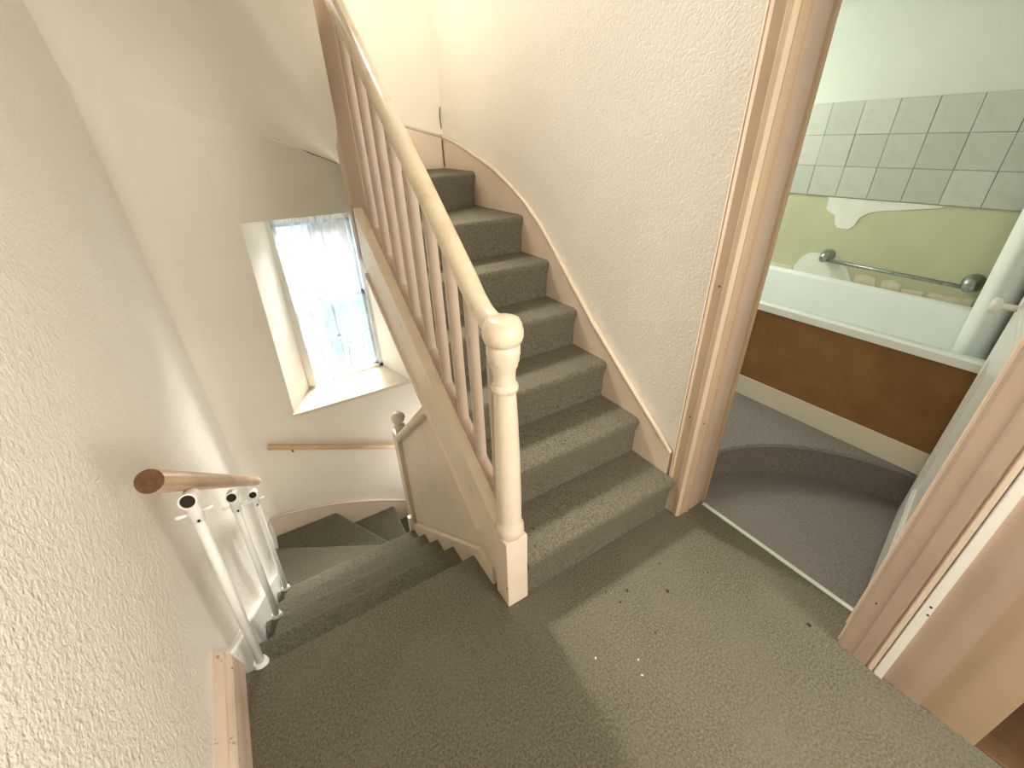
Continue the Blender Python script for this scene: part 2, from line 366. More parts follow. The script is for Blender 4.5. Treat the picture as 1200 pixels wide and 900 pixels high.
# side of the next flight, turning back over the landing
bm = BM(); prism(bm, [(1.13, 2.06), (0.0, 3.70), (0.0, 4.1), (1.13, 2.5)], 'x', XS - 0.10, XS)
obj('upper_string', bm, 'trim_pale', up)
# wall string with its bead: pitch first, then a sweep up to the corner
ws = [(-0.05, 0.31), (0.23, 0.525), (0.50, 0.735), (0.723, 0.935), (0.819, 1.022), (0.943, 1.128), (1.074, 1.213), (1.205, 1.280), (1.353, 1.343), (1.514, 1.394), (1.679, 1.440), (1.868, 1.490), (2.03, 1.520)]
bm = BM(); prism(bm, [(-0.05, 0.0)] + [(1.1, 0.9), (2.03, 1.1)] + ws[::-1], 'x', 1.182, XW - 0.001)
st = obj('wall_string', bm, 'trim', up)
bm = BM(); tube(bm, [(1.186, y, z) for y, z in ws], 0.011, 8); obj('bead', bm, 'trim_pale', st, True)
fs_ = [(1.18, 1.518), (0.92, 1.585), (0.74, 1.645), (0.56, 1.72)]
bm = BM(); prism(bm, [(1.18, 1.2), (0.56, 1.4)] + fs_[::-1], 'y', 2.028, YW - 0.001); s2 = obj('wall_string', bm, 'trim', up)
bm = BM(); tube(bm, [(x, 2.032, z) for x, z in fs_], 0.010, 8); obj('bead', bm, 'trim_pale', s2, True)
bm = BM(); box(bm, 1.176, 1.183, 2.014, 2.021, 1.345, 1.50); obj('corner_joint', bm, 'crack', up)

# outer string: cream board following the pitch, with a capping the balusters stand on
def zt(y): return 0.375 + 0.775 * y
bm = BM(); prism(bm, [(-0.012, zt(-0.012) - 0.27), (1.15, zt(1.15) - 0.255), (1.15, zt(1.15)), (-0.012, zt(-0.012))], 'x', XS, 0.372)
st = obj('outer_string', bm, 'trim_pale', up)
bm = BM(); prism(bm, [(-0.01, zt(-0.01) - 0.03), (1.15, zt(1.15) - 0.03), (1.15, zt(1.15) + 0.005), (-0.01, zt(-0.01) + 0.005)], 'x', 0.372, 0.41)
obj('string_capping', bm, 'trim_taupe', st)
bm = BM(); tube(bm, [(0.333, y, zt(y) - 0.258) for y in (0.12, 0.6, 1.1)], 0.014, 8); obj('bead', bm, 'trim', st, True)

# newel post at the landing: square base, turned shaft
nx, ny = 0.371, -0.050
np_ = BM(); h = 0.0425
box(np_, nx - h, nx + h, ny - h, ny + h, 0.0, 0.335, 0.004)
newel = obj('newel_post', np_, 'trim', up)
bm = BM()
lathe(bm, [(0.030, 0.325), (0.043, 0.335), (0.048, 0.350), (0.047, 0.375), (0.040, 0.392), (0.0395, 0.41), (0.0405, 0.50), (0.039, 0.64), (0.035, 0.80), (0.0315, 0.885), (0.0315, 0.895), (0.037, 0.900), (0.0385, 0.908), (0.037, 0.916), (0.0315, 0.922), (0.0305, 0.945), (0.033, 0.965), (0.038, 0.975), (0.038, 0.983), (0.042, 0.99), (0.043, 1.005), (0.045, 1.012), (0.045, 1.03), (0.04, 1.04)], nx, ny, 28)
obj('turned_shaft', bm, 'trim_pale', newel, 'auto')
# handrail: ramps down and levels out into a round cap on the newel
def zh(y): return 1.047 + 0.870 * y
path = [(nx, ny - 0.005, 1.075), (nx, 0.01, 1.077), (nx, 0.05, 1.094), (nx, 0.09, 1.122), (nx, 0.14, zh(0.14)), (nx, 0.5, zh(0.5)), (nx, 1.12, zh(1.12))]
bm = BM(); tube(bm, path, 0.034, 14, sx=0.95, radii=[0.034, 0.033, 0.031, 0.031, 0.032, 0.032, 0.032])
hr = obj('handrail', bm, 'rail_paint', up, True)
bm = BM()
lathe(bm, [(0.022, 1.036), (0.042, 1.038), (0.049, 1.044), (0.0535, 1.058), (0.054, 1.074), (0.050, 1.091), (0.044, 1.104), (0.025, 1.109), (0.006, 1.110)], nx, ny, 28); obj('newel_cap', bm, 'rail_paint', hr, True)
# balusters
for k in range(9):
    y = 0.043 + k * 0.1245
    bm = BM(); box(bm, 0.372, 0.407, y - 0.009, y + 0.009, 0, 1)
    for v in bm.verts: v.co.z = (zt(v.co.y) + 0.003) if v.co.z < 0.5 else (max(zh(v.co.y), 1.085) - 0.02)
    obj('baluster', bm, 'trim_pink', up)
bm = BM(); box(bm, XS, 0.412, 1.13, 1.212, 1.02, 2.5, 0.004); obj('newel_post', bm, 'trim_pink', up)

# ------------------------------------------------------------------ staircase going down
dn = thing('staircase', (-0.1, 0.8, -1.5), 'carpeted staircase descending to the left under the window, with cream boarded side panel', 'staircase')
xa, xb = -0.515, XS - 0.003
for i in range(1, 5):
    y = DY + i * DG; bm = BM()
    step(bm, (xb, y), (xa, y), (0, -1), -i * DR, -i * DR - DR - 0.0, DG + 0.0215)
    obj('step', bm, 'carpet', dn, 'auto')
pv = Vector((PIV[0] - 0.01, PIV[1] + 0.005))
def ray_pt(deg, lim):
    d = Vector((math.cos(math.radians(deg)), math.sin(math.radians(deg))))
    ts = []
    if d.x < -1e-6: ts.append((-0.515 - pv.x) / d.x)
    if d.y > 1e-6: ts.append((2.022 - pv.y) / d.y)
    return pv + d * min(ts)
cr = Vector((-0.515, 2.022))
angs = [149, 117, 88, 62]
prev_pts = [(Vector((xb, DY + 4 * DG)), Vector((-0.515, DY + 4 * DG)))]
for k, ang in enumerate(angs):
    z = -0.95 - 0.19 * k
    e = ray_pt(ang, 0); d = (e - pv).normalized(); n = Vector((-d.y, d.x))      # n points back toward the higher steps
    a = pv + d * 0.03
    hi = prev_pts[-1][1]
    bm = BM()
    bk = []
    if k == 1: bk = [cr, prev_pts[-1][1]]
    elif k == 0: bk = [prev_pts[-1][1], ]
    else: bk = [prev_pts[-1][1]]
    bk = bk + [pv + n * 0.028]
    # front edge runs a -> e ; back polygon goes round from e to a
    step(bm, a, e, n, z, z - 0.25, back=bk)
    obj('step', bm, 'carpet', dn, 'auto')
    prev_pts.append((a, e))
bm = BM(); box(bm, 0.3, 1.2, 1.2, 2.03, -2.2, -1.72); obj('step', bm, 'carpet', dn)
# wall strings: down the left wall, then sweeping round under the window
bm = BM()
def zn(y): return -(y - DY) / DG * DR
prism(bm, [(0.21, zn(0.21) - 0.28), (0.21, 0.085), (0.30, 0.005), (1.15, zn(1.15) + 0.075), (1.45, zn(1.45) + 0.06), (1.75, -0.99), (2.045, -0.962), (2.045, -1.5), (1.2, -1.3)], 'x', XL, -0.520)
st = obj('wall_string', bm, 'white_gloss', dn)
bm = BM(); tube(bm, [(-0.530, y, z) for y, z in [(0.215, 0.082), (0.30, 0.005), (1.15, zn(1.15) + 0.075), (1.45, zn(1.45) + 0.06), (1.75, -0.99), (2.03, -0.962)]], 0.010, 8); obj('bead', bm, 'white_gloss', st, True)
ww = [(-0.555, -0.958), (-0.429, -0.962), (-0.276, -0.994), (-0.152, -1.028), (-0.016, -1.072), (0.194, -1.165), (0.357, -1.245), (0.505, -1.33), (0.9, -1.52)]
bm = BM(); prism(bm, [(0.9, -1.9), (-0.555, -1.5)] + ww, 'y', 2.024, YW - 0.001); st = obj('wall_string', bm, 'trim', dn)
bm = BM(); tube(bm, [(x, 2.028, z) for x, z in ww], 0.010, 8); obj('bead', bm, 'trim_pale', st, True)
# boarded side panel between the two flights
def zl(y): return -0.068 - 0.784 * (y - 0.322)
def zr(y): return 0.515 - 0.885 * (y - 0.557)
bm = BM(); prism(bm, [(0.12, zl(0.12) + 0.0), (1.15, zl(1.15)), (1.15, zr(1.15)), (0.557, zr(0.557)), (0.08, zt(0.08) - 0.275)], 'x', XS + 0.024, 0.368)
pn = obj('side_panel', bm, 'trim_pale', dn)
bm = BM(); tube(bm, [(XS + 0.010, y, zl(y)) for y in (0.14, 0.6, 1.14)], 0.008, 8); obj('bead', bm, 'trim_pale', pn, True)
bm = BM(); prism(bm, [(0.02, -0.02), (0.02, 0.10), (0.14, zl(0.14)), (1.17, zl(1.17)), (1.17, zl(1.17) - 0.3), (0.19, zl(0.19) - 0.35), (0.19, -0.02)], 'x', XS - 0.003, 0.36)
obj('outer_string', bm, 'trim_pale', dn)
bm = BM(); tube(bm, [(XS + 0.012, y, zr(y)) for y in (0.555, 0.85, 1.16)], 0.024, 12, sx=0.9); obj('handrail', bm, 'trim_pale', dn, True)
bm = BM(); box(bm, XS, 0.41, 1.165, 1.245, -1.9, 0.0, 0.004); nw = obj('newel_post', bm, 'trim_pale', dn)
bx_, by_ = 0.372, 1.205
bm = BM(); lathe(bm, [(0.026, -0.01), (0.030, 0.004), (0.022, 0.012), (0.030, 0.020), (0.034, 0.032), (0.030, 0.046), (0.018, 0.054), (0.030, 0.062), (0.040, 0.078), (0.042, 0.094), (0.038, 0.110), (0.024, 0.124), (0.005, 0.130)], bx_, by_, 20)
obj('ball_finial', bm, 'trim_pale', nw, True)
bm = BM(); box(bm, XS - 0.025, XS + 0.002, 1.155, 1.19, -0.86, -0.66, 0.004); obj('newel_foot_block', bm, 'white_gloss', dn)

# ------------------------------------------------------------------ baseboards
bm = BM()
prism(bm, [(XL, 0.0), (XL + 0.045, 0.0), (XL + 0.045, 0.125), (XL + 0.040, 0.135), (XL + 0.030, 0.137), (XL + 0.028, 0.146), (XL + 0.012, 0.150), (XL, 0.152)], 'y', YB, 0.20)
for v in bm.verts:
    if v.co.y > 0: v.co.y = 0.205 - (v.co.x - XL) * 0.9 + (0.152 - v.co.z) * 0.35
bl = struct('baseboard_left', bm, 'worn_wood')
bm = BM(); prism(bm, [(EYL + 0.02, 0), (DYR - 0.16, 0), (DYR - 0.16, 0.01), (EYL + 0.02, 0.01)], 'x', XW - 0.004, XW); bm.free()

# ------------------------------------------------------------------ door frame of the bathroom
# profile swept up the wall: list of (x, y) in plan, extruded in z
def upright(name, pts, z1, mat, parent=None, z0=0.0):
    bm = BM(); prism(bm, pts, 'z', z0, z1); return struct(name, bm, mat, False, parent)
x0 = XW
tl_ = upright('trim_1', [(x0, -0.060), (x0 - 0.012, -0.060), (x0 - 0.020, -0.066), (x0 - 0.022, -0.074), (x0 - 0.014, -0.080), (x0 - 0.012, -0.112), (x0 - 0.016, -0.118), (x0 - 0.018, -0.134), (x0 - 0.010, -0.142), (x0, -0.142)], DH + 0.06, 'trim_tan_lit')
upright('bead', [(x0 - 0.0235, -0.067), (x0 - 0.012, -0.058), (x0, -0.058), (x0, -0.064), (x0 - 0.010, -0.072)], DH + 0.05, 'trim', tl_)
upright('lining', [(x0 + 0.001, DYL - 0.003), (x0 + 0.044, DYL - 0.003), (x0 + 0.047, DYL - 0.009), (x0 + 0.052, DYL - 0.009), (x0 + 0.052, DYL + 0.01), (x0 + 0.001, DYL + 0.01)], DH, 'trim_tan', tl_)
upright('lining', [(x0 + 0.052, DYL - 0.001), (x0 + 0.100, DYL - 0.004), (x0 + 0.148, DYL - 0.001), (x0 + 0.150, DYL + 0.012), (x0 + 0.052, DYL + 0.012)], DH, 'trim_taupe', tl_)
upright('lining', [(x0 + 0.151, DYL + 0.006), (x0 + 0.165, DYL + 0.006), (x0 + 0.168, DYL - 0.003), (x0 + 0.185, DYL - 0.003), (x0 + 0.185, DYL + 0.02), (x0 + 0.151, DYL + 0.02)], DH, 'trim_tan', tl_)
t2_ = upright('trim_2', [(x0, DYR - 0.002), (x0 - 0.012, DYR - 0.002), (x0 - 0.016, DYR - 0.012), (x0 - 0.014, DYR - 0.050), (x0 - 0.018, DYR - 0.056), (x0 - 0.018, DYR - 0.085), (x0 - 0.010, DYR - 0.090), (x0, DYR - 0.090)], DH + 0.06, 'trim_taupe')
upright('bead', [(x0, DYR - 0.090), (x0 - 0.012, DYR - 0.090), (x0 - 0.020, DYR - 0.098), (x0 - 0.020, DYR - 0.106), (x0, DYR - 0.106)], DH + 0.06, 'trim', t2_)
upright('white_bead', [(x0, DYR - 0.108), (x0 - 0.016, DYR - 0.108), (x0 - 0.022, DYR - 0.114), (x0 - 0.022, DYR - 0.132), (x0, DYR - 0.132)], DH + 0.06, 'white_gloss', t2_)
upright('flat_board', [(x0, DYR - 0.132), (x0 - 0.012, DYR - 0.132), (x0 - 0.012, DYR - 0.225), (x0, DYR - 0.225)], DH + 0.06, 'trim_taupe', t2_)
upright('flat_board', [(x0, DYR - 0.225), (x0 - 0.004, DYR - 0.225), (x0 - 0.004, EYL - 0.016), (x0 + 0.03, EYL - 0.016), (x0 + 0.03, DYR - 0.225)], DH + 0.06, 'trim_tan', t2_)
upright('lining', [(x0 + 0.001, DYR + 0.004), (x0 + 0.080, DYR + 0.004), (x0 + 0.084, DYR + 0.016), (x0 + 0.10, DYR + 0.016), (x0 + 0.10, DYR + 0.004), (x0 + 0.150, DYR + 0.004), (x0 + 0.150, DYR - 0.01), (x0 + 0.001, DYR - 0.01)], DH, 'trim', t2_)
bm = BM(); box(bm, XW - 0.018, XW + 0.15, DYR - 0.1, DYL + 0.06, DH, DH + 0.06); struct('trim_3', bm, 'trim_tan')
bm = BM(); box(bm, XW + 0.140, XW + 0.158, DYR + 0.018, DYL - 0.016, 0.0, 0.007, 0.003); struct('trim_4', bm, 'strip')

# bathroom door, swung open into the room
hx, hy = 1.352, -0.790; ex_, ey_ = 2.030, -0.662
door = thing('door_1', (hx, hy, 0), kind='structure')
dd = Vector((ex_ - hx, ey_ - hy)); L = dd.length; ang = math.atan2(dd.y, dd.x)
def place(bm):
    bm.transform(Matrix.Translation((hx, hy, 0)) @ Matrix.Rotation(ang, 4, 'Z'))
bm = BM()
st_w = 0.095
for a, b_ in ((0, st_w), (L - st_w, L)): box(bm, a, b_, -0.036, 0, 0.012, 1.98)
for a, b_ in ((0.012, 0.20), (0.80, 0.98), (1.87, 1.98)): box(bm, st_w, L - st_w, -0.036, 0, a, b_)
place(bm); obj('door_frame', bm, 'white_gloss', door)
for a, b_ in ((0.20, 0.80), (0.98, 1.87)):
    bm = BM(); box(bm, st_w, L - st_w, -0.026, -0.012, a, b_); place(bm); p_ = obj('door_panel', bm, 'white_gloss', door)
    bm = BM()
    for q in ((st_w, st_w + 0.014, a, b_), (L - st_w - 0.014, L - st_w, a, b_), (st_w, L - st_w, a, a + 0.014), (st_w, L - st_w, b_ - 0.014, b_)): box(bm, q[0], q[1], -0.012, -0.004, q[2], q[3])
    place(bm); obj('panel_moulding', bm, 'white_gloss', p_)
bm = BM(); tube(bm, [(L - 0.05, 0.0, 0.97), (L - 0.05, 0.035, 0.97), (L - 0.05, 0.040, 0.97)], 0.011, 12); tube(bm, [(L - 0.05, 0.036, 0.97), (L - 0.05, 0.046, 0.97), (L - 0.05, 0.060, 0.97), (L - 0.05, 0.066, 0.97)], 0.024, 16, radii=[0.012, 0.026, 0.026, 0.014]); place(bm)
obj('door_knob', bm, 'white_gloss', door, True)

# ------------------------------------------------------------------ dark doorway at the right edge
bm = BM(); box(bm, XW + 0.02, 2.6, EYR - 0.2, EYL - 0.01, -0.3, 0.002); struct('floor', bm, 'brown_floor')
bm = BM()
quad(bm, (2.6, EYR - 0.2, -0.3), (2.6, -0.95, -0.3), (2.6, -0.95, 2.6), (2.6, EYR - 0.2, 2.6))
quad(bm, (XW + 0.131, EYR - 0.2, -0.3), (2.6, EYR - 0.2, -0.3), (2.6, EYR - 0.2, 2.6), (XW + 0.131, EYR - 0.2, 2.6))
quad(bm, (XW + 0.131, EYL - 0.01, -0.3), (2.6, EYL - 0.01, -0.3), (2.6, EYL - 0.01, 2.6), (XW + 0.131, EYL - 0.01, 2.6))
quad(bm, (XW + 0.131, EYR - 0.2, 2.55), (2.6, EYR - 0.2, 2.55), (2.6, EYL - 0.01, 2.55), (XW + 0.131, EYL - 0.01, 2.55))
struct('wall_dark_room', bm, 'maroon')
bm = BM(); box(bm, XW - 0.002, XW + 0.07, EYR, EYL - 0.002, -0.003, 0.006, 0.003); struct('trim_5', bm, 'brown_floor')
bm = BM(); box(bm, XW + 0.032, XW + 0.135, EYL - 0.014, EYL - 0.001, 0.0, DH); struct('trim_6', bm, 'brown_board')

# ------------------------------------------------------------------ bathroom
XB, YBN, YBS, ZB = 2.80, 1.40, -0.98, 0.19
# recessed lower floor (door swing), raised floor with a curved step
RC = 0.735; arc = []
for k in range(25):
    a = math.radians(100 - k * 112 / 24); arc.append((hx + RC * math.cos(a), hy + RC * math.sin(a)))
arc = [(x, y) for x, y in arc if y > YBS and x > 1.36]
bm = BM(); box(bm, 1.36, 2.2, YBS, 0.0, -0.3, 0.0); struct('floor', bm, 'carpet_grey')
bm = BM()
poly = [(1.36, YBN), (1.36, arc[0][1])] + arc + [(arc[-1][0], YBS), (XB, YBS), (XB, YBN)]
prof_ = [(0.014, 0.0), (0.012, ZB - 0.05), (0.0, ZB - 0.02), (0.006, ZB - 0.006), (0.02, ZB)]
# riser with a rounded nosing following the curve
rows = []
pts = [(1.36, arc[0][1])] + arc + [(arc[-1][0], YBS)]
for (x, y) in pts:
    d = Vector((x - hx, y - hy)).normalized() if True else None
    rows.append([bm.verts.new((x + d.x * o_, y + d.y * o_, z)) for o_, z in prof_])
for i in range(len(rows) - 1):
    for k in range(len(prof_) - 1): bm.faces.new((rows[i][k], rows[i + 1][k], rows[i + 1][k + 1], rows[i][k + 1]))
top = [r_[-1] for r_ in rows] + [bm.verts.new((XB, YBS, ZB)), bm.verts.new((XB, YBN, ZB)), bm.verts.new((1.36, YBN, ZB))]
f = bm.faces.new(top); bmesh.ops.triangulate(bm, faces=[f])
struct('floor', bm, 'carpet_grey', 'auto')
# walls
bm = BM(); box(bm, XB, XB + 0.1, YBS, YBN, 0, 2.5); wb = struct('wall_bathroom', bm, 'bath_wall')
bm = BM(); box(bm, XW + 0.13, XB + 0.1, YBN, YBN + 0.1, 0, 2.5); box(bm, XW + 0.13, XB + 0.1, YBS - 0.1, YBS, 0, 2.5); struct('wall_bathroom', bm, 'bath_wall')
bm = BM(); box(bm, XW + 0.13, XB + 0.1, YBS - 0.1, YBN + 0.1, 2.5, 2.6); struct('ceiling', bm, 'bath_wall')
bm = BM(); box(bm, XB - 0.004, XB - 0.001, YBS + 0.01, YBN - 0.01, 0.60, 1.168); obj('green_paint', bm, 'bath_green', wb)
bm = BM(); box(bm, XB - 0.005, XB - 0.001, YBS + 0.01, YBN - 0.01, 1.168, 1.622); obj('grout', bm, 'grout', wb)
T = 0.1525; tile_me = None
for r_ in range(3):
    for k in range(-5, 9):
        ty = 0.0135 + T * (k - 0.0); tz = 1.170 + r_ * 0.151
        if tile_me is None:
            bm = BM(); box(bm, -0.010, 0.0, 0.0009, T - 0.0009, 0.0007, 0.1503, 0.002)
            tile_me = bpy.data.meshes.new('tile'); bmesh.ops.recalc_face_normals(bm, faces=bm.faces); bm.to_mesh(tile_me); bm.free(); tile_me.materials.append(M['tile'])
        o = bpy.data.objects.new('tile', tile_me); C.objects.link(o); o.parent = wb
        o.location = (XB - 0.005 + random.uniform(-0.0012, 0.0012), ty, tz)
def blob(name, pts, mat, parent, x=XB - 0.004, th=0.004):
    bm = BM(); prism(bm, pts, 'x', x - th, x); return obj(name, bm, mat, parent)
# white plaster left where tiles came off: hanging under the tiles, and behind the left end of the rail
blob('plaster_patch', [(0.352, 1.166), (0.345, 1.10), (0.318, 1.085), (0.292, 1.075), (0.278, 1.03), (0.262, 1.01), (0.20, 1.008), (0.180, 1.03), (0.168, 1.075), (0.130, 1.105), (0.08, 1.118), (0.0, 1.130), (-0.08, 1.143), (-0.15, 1.155), (-0.16, 1.166)], 'plaster', wb)
blob('plaster_patch', [(0.42, 0.70), (0.425, 0.76), (0.40, 0.82), (0.355, 0.855), (0.30, 0.858), (0.255, 0.875), (0.21, 0.865), (0.185, 0.83), (0.14, 0.80), (0.10, 0.74), (0.06, 0.71), (0.06, 0.69), (0.42, 0.68)], 'plaster', wb)
for q in ([(0.09, 0.735), (0.04, 0.745), (-0.01, 0.738), (-0.03, 0.66), (0.08, 0.66)], [(-0.045, 0.735), (-0.09, 0.745), (-0.13, 0.73), (-0.125, 0.66), (-0.04, 0.66)], [(-0.14, 0.712), (-0.14, 0.66), (-0.23, 0.66), (-0.23, 0.715)], [(-0.25, 0.722), (-0.33, 0.718), (-0.42, 0.728), (-0.42, 0.66), (-0.245, 0.66)], [(0.60, 0.66), (0.60, 0.715), (0.44, 0.71), (0.44, 0.66)]):
    blob('tile_scrap', q, 'tile_scrap', wb, XB - 0.0045, 0.0025).location.z += 0.042
# grab rail
gr = thing('grab_rail', (XB, -0.05, 0.85), 'dull chrome grab rail with round end plates on the sage green wall above the bath', 'grab rail')
bm = BM(); tube(bm, [(XB - 0.055, 0.25, 0.838), (XB - 0.055, -0.38, 0.828)], 0.010, 12); obj('bar', bm, 'chrome', gr, True)
for y, z, r_ in ((0.255, 0.855, 0.036), (-0.392, 0.845, 0.044)):
    bm = BM(); tube(bm, [(XB - 0.005, y, z), (XB - 0.018, y, z), (XB - 0.045, y, z - 0.006), (XB - 0.070, y, z - 0.012), (XB - 0.074, y, z - 0.012)], 0.03, 18, radii=[r_, r_, r_ * 0.8, r_ * 0.55, r_ * 0.3]); obj('end_plate', bm, 'chrome', gr, True)
# bath
bt = thing('bathtub', (2.44, 0.0, ZB), 'white bathtub with brown hardboard side panel and cream plinth under the green wall', 'bathtub')
BX0, BX1, BY0, BY1, BZ = 2.055, XB - 0.012, YBS + 0.02, 0.78, 0.738
bm = BM()
def ring(ix, iy, z, r_, n=6):
    x0_, x1_, y0_, y1_ = BX0 + ix, BX1 - ix, BY0 + iy, BY1 - iy; out = []
    for cx_, cy_, a0 in ((x1_ - r_, y1_ - r_, 0), (x0_ + r_, y1_ - r_, 90), (x0_ + r_, y0_ + r_, 180), (x1_ - r_, y0_ + r_, 270)):
        for k in range(n + 1):
            a = math.radians(a0 + 90 * k / n); out.append(bm.verts.new((cx_ + r_ * math.cos(a), cy_ + r_ * math.sin(a), z)))
    return out
rg = [ring(0.012, 0.012, BZ - 0.045, 0.02), ring(0, 0, BZ - 0.040, 0.02), ring(0, 0, BZ - 0.008, 0.02), ring(0.008, 0.008, BZ, 0.02), ring(0.045, 0.06, BZ, 0.06), ring(0.058, 0.075, BZ - 0.012, 0.08), ring(0.075, 0.10, BZ - 0.12, 0.10), ring(0.10, 0.15, BZ - 0.34, 0.12), ring(0.15, 0.22, BZ - 0.38, 0.10)]
for q in range(len(rg) - 1):
    n_ = len(rg[q])
    for k in range(n_): bm.faces.new((rg[q][k], rg[q][(k + 1) % n_], rg[q + 1][(k + 1) % n_], rg[q + 1][k]))
bm.faces.new(rg[-1]); obj('tub', bm, 'bath', bt, 'auto', True)
bm = BM(); box(bm, 2.075, 2.085, BY0, BY1, 0.300, BZ - 0.045, 0.001); obj('side_panel', bm, 'hardboard', bt)
bm = BM(); box(bm, 2.070, 2.090, BY0, BY1, ZB, 0.303, 0.002); obj('plinth', bm, 'plinth', bt)
# shower curtain gathered at the tap end, hanging into the bath
bm = BM()
def cur(u, v):
    y = -0.43 - 0.44 * u; zz = 0.56 + 1.5 * v
    fold = 0.5 - 0.5 * math.cos(u * 2 * PI * 3.0)
    x = 2.70 - 0.20 * fold * (1 - 0.25 * v) - 0.40 * u * (1 - 0.3 * v)
    return (x, y + 0.02 * math.sin(u * 2 * PI * 3.0) - 0.03 * (1 - v), zz)
grid(bm, cur, 60, 10)
sc_ = obj('shower_curtain', bm, 'cloth', None, True)
so = sc_.modifiers.new('t', 'SOLIDIFY'); so.thickness = 0.003
tag(sc_, 'white shower curtain bunched in folds at the right end of the bath', 'curtain')
bm = BM(); tube(bm, [(2.62, YBS, 2.07), (2.62, YBN, 2.07)], 0.012, 10); o = obj('curtain_rail', bm, 'chrome', None, True); tag(o, 'chrome curtain rail fixed high over the bath', 'rail')

# ------------------------------------------------------------------ window
win = thing('window_1', (0.33, 2.38, BZ0), kind='structure')
wx0, wx1, wz0, wz1 = 0.045, 0.62, -0.14, 1.08
bm = BM()
box(bm, wx0 - 0.03, wx0 + 0.035, YBK, YBK + 0.09, wz0 - 0.03, wz1 + 0.03); box(bm, wx1 - 0.035, wx1 + 0.03, YBK, YBK + 0.09, wz0 - 0.03, wz1 + 0.03)
box(bm, wx0, wx1, YBK, YBK + 0.09, wz1 - 0.03, wz1 + 0.03); box(bm, wx0, wx1, YBK, YBK + 0.09, wz0 - 0.03, wz0 + 0.04)
obj('window_frame', bm, 'white_gloss', win)
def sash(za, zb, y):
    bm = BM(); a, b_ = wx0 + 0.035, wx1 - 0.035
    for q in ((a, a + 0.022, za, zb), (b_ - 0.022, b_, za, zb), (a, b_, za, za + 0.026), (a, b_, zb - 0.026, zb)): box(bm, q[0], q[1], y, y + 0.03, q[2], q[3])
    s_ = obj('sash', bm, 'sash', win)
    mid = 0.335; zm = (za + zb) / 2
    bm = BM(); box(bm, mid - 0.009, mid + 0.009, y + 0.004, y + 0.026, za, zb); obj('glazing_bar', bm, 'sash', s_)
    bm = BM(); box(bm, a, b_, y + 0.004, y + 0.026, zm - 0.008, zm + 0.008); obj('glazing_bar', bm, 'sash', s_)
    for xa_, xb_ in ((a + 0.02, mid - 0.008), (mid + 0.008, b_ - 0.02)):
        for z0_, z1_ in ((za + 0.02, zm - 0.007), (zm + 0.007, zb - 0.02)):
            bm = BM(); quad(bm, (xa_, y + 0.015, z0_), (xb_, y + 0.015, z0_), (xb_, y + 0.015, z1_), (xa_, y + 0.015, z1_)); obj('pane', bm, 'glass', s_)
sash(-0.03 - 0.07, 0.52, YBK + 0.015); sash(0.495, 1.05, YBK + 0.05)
bm = BM(); prism(bm, [(OL0 - 0.012, YW - 0.018), (OR0 + 0.012, YW - 0.018), (OR0 + 0.012, YW), (BR + 0.004, YBK + 0.02), (BL0 - 0.006, YBK + 0.02), (OL0 - 0.012, YW)], 'z', OZ0 - 0.012, OZ0 + 0.012)
for v in bm.verts:
    if v.co.y > YW + 0.1: v.co.z += 0.025
obj('window_sill', bm, 'trim_pale', win)
bm = BM(); box(bm, wx0 - 0.02, wx0 + 0.03, YBK - 0.05, YBK, wz0 + 0.02, wz1); obj('side_board', bm, 'white_gloss', win)

# net curtain in soft pleats, its lace hem hanging in scallops
bm = BM()
def net(u, v):
    x = 0.070 + 0.535 * u
    f = math.sin(u * 2 * PI * 9 + 1.2 * math.sin(u * 9)) * 0.5 + 0.5 * math.sin(u * 2 * PI * 5 + 1)
    amp = 0.011 + 0.004 * (1 - v)
    z1_ = 1.098
    z0_ = -0.115 + 0.022 * abs(math.sin(u * PI * 5)) + (0.03 if u > 0.55 else 0)
    return (x + 0.006 * math.cos(u * 60), 2.335 + amp * f, z0_ + (z1_ - z0_) * v)
vs = grid(bm, net, 120, 24)
for fc in bm.faces:
    if fc.calc_center_median().z < -0.03: fc.material_index = 1
me_ = obj('net_curtain', bm, ['net', 'lace'], None, True, False)
tag(me_, 'white net curtain with lace hem hung in pleats before the small sash window', 'curtain')

# ------------------------------------------------------------------ outside, seen through the net
bm = BM(); quad(bm, (-40, 2.6, -3.2), (40, 2.6, -3.2), (40, 80, -3.2), (-40, 80, -3.2)); struct('ground', bm, 'ground')
bd = thing('building', (3.2, 10.5, -3.2), 'tan stone building standing outside beyond the window', 'building')
bm = BM(); box(bm, 1.70, 7.0, 9.5, 13.0, -3.2, 2.6); obj('wall', bm, 'stone', bd)
bm = BM(); prism(bm, [(9.2, 2.55), (11.25, 4.2), (13.3, 2.55)], 'x', 1.6, 7.2); obj('roof', bm, 'stem', bd)
sh = thing('shed', (1.45, 8.3, -3.2), 'pale blue round-topped shed standing before the stone building outside', 'shed')
bm = BM(); box(bm, 1.12, 1.80, 7.9, 8.9, -3.2, -0.55); obj('body', bm, 'blue', sh)
bm = BM(); prism(bm, [(1.10, -0.56), (1.82, -0.56)] + [(1.46 + 0.36 * math.cos(a * PI / 8), -0.56 + 0.17 * math.sin(a * PI / 8)) for a in range(9)], 'y', 7.85, 8.95); obj('roof', bm, 'blue', sh, 'auto')
sb = thing('shrub', (0.9, 3.6, -3.2), 'climbing leafy shrub just outside the lower window panes', 'shrub')
bm = BM(); stems = []
for k in range(6):
    x = 0.62 + 0.11 * k; p = [(x, 3.55, -3.2)]
    for j in range(1, 10): p.append((x + 0.09 * math.sin(j * 1.3 + k), 3.5 + 0.06 * math.cos(j + k), -3.2 + 0.32 * j))
    tube(bm, p, 0.008, 6); stems.append(p)
obj('stem', bm, 'stem', sb)
bm = BM()
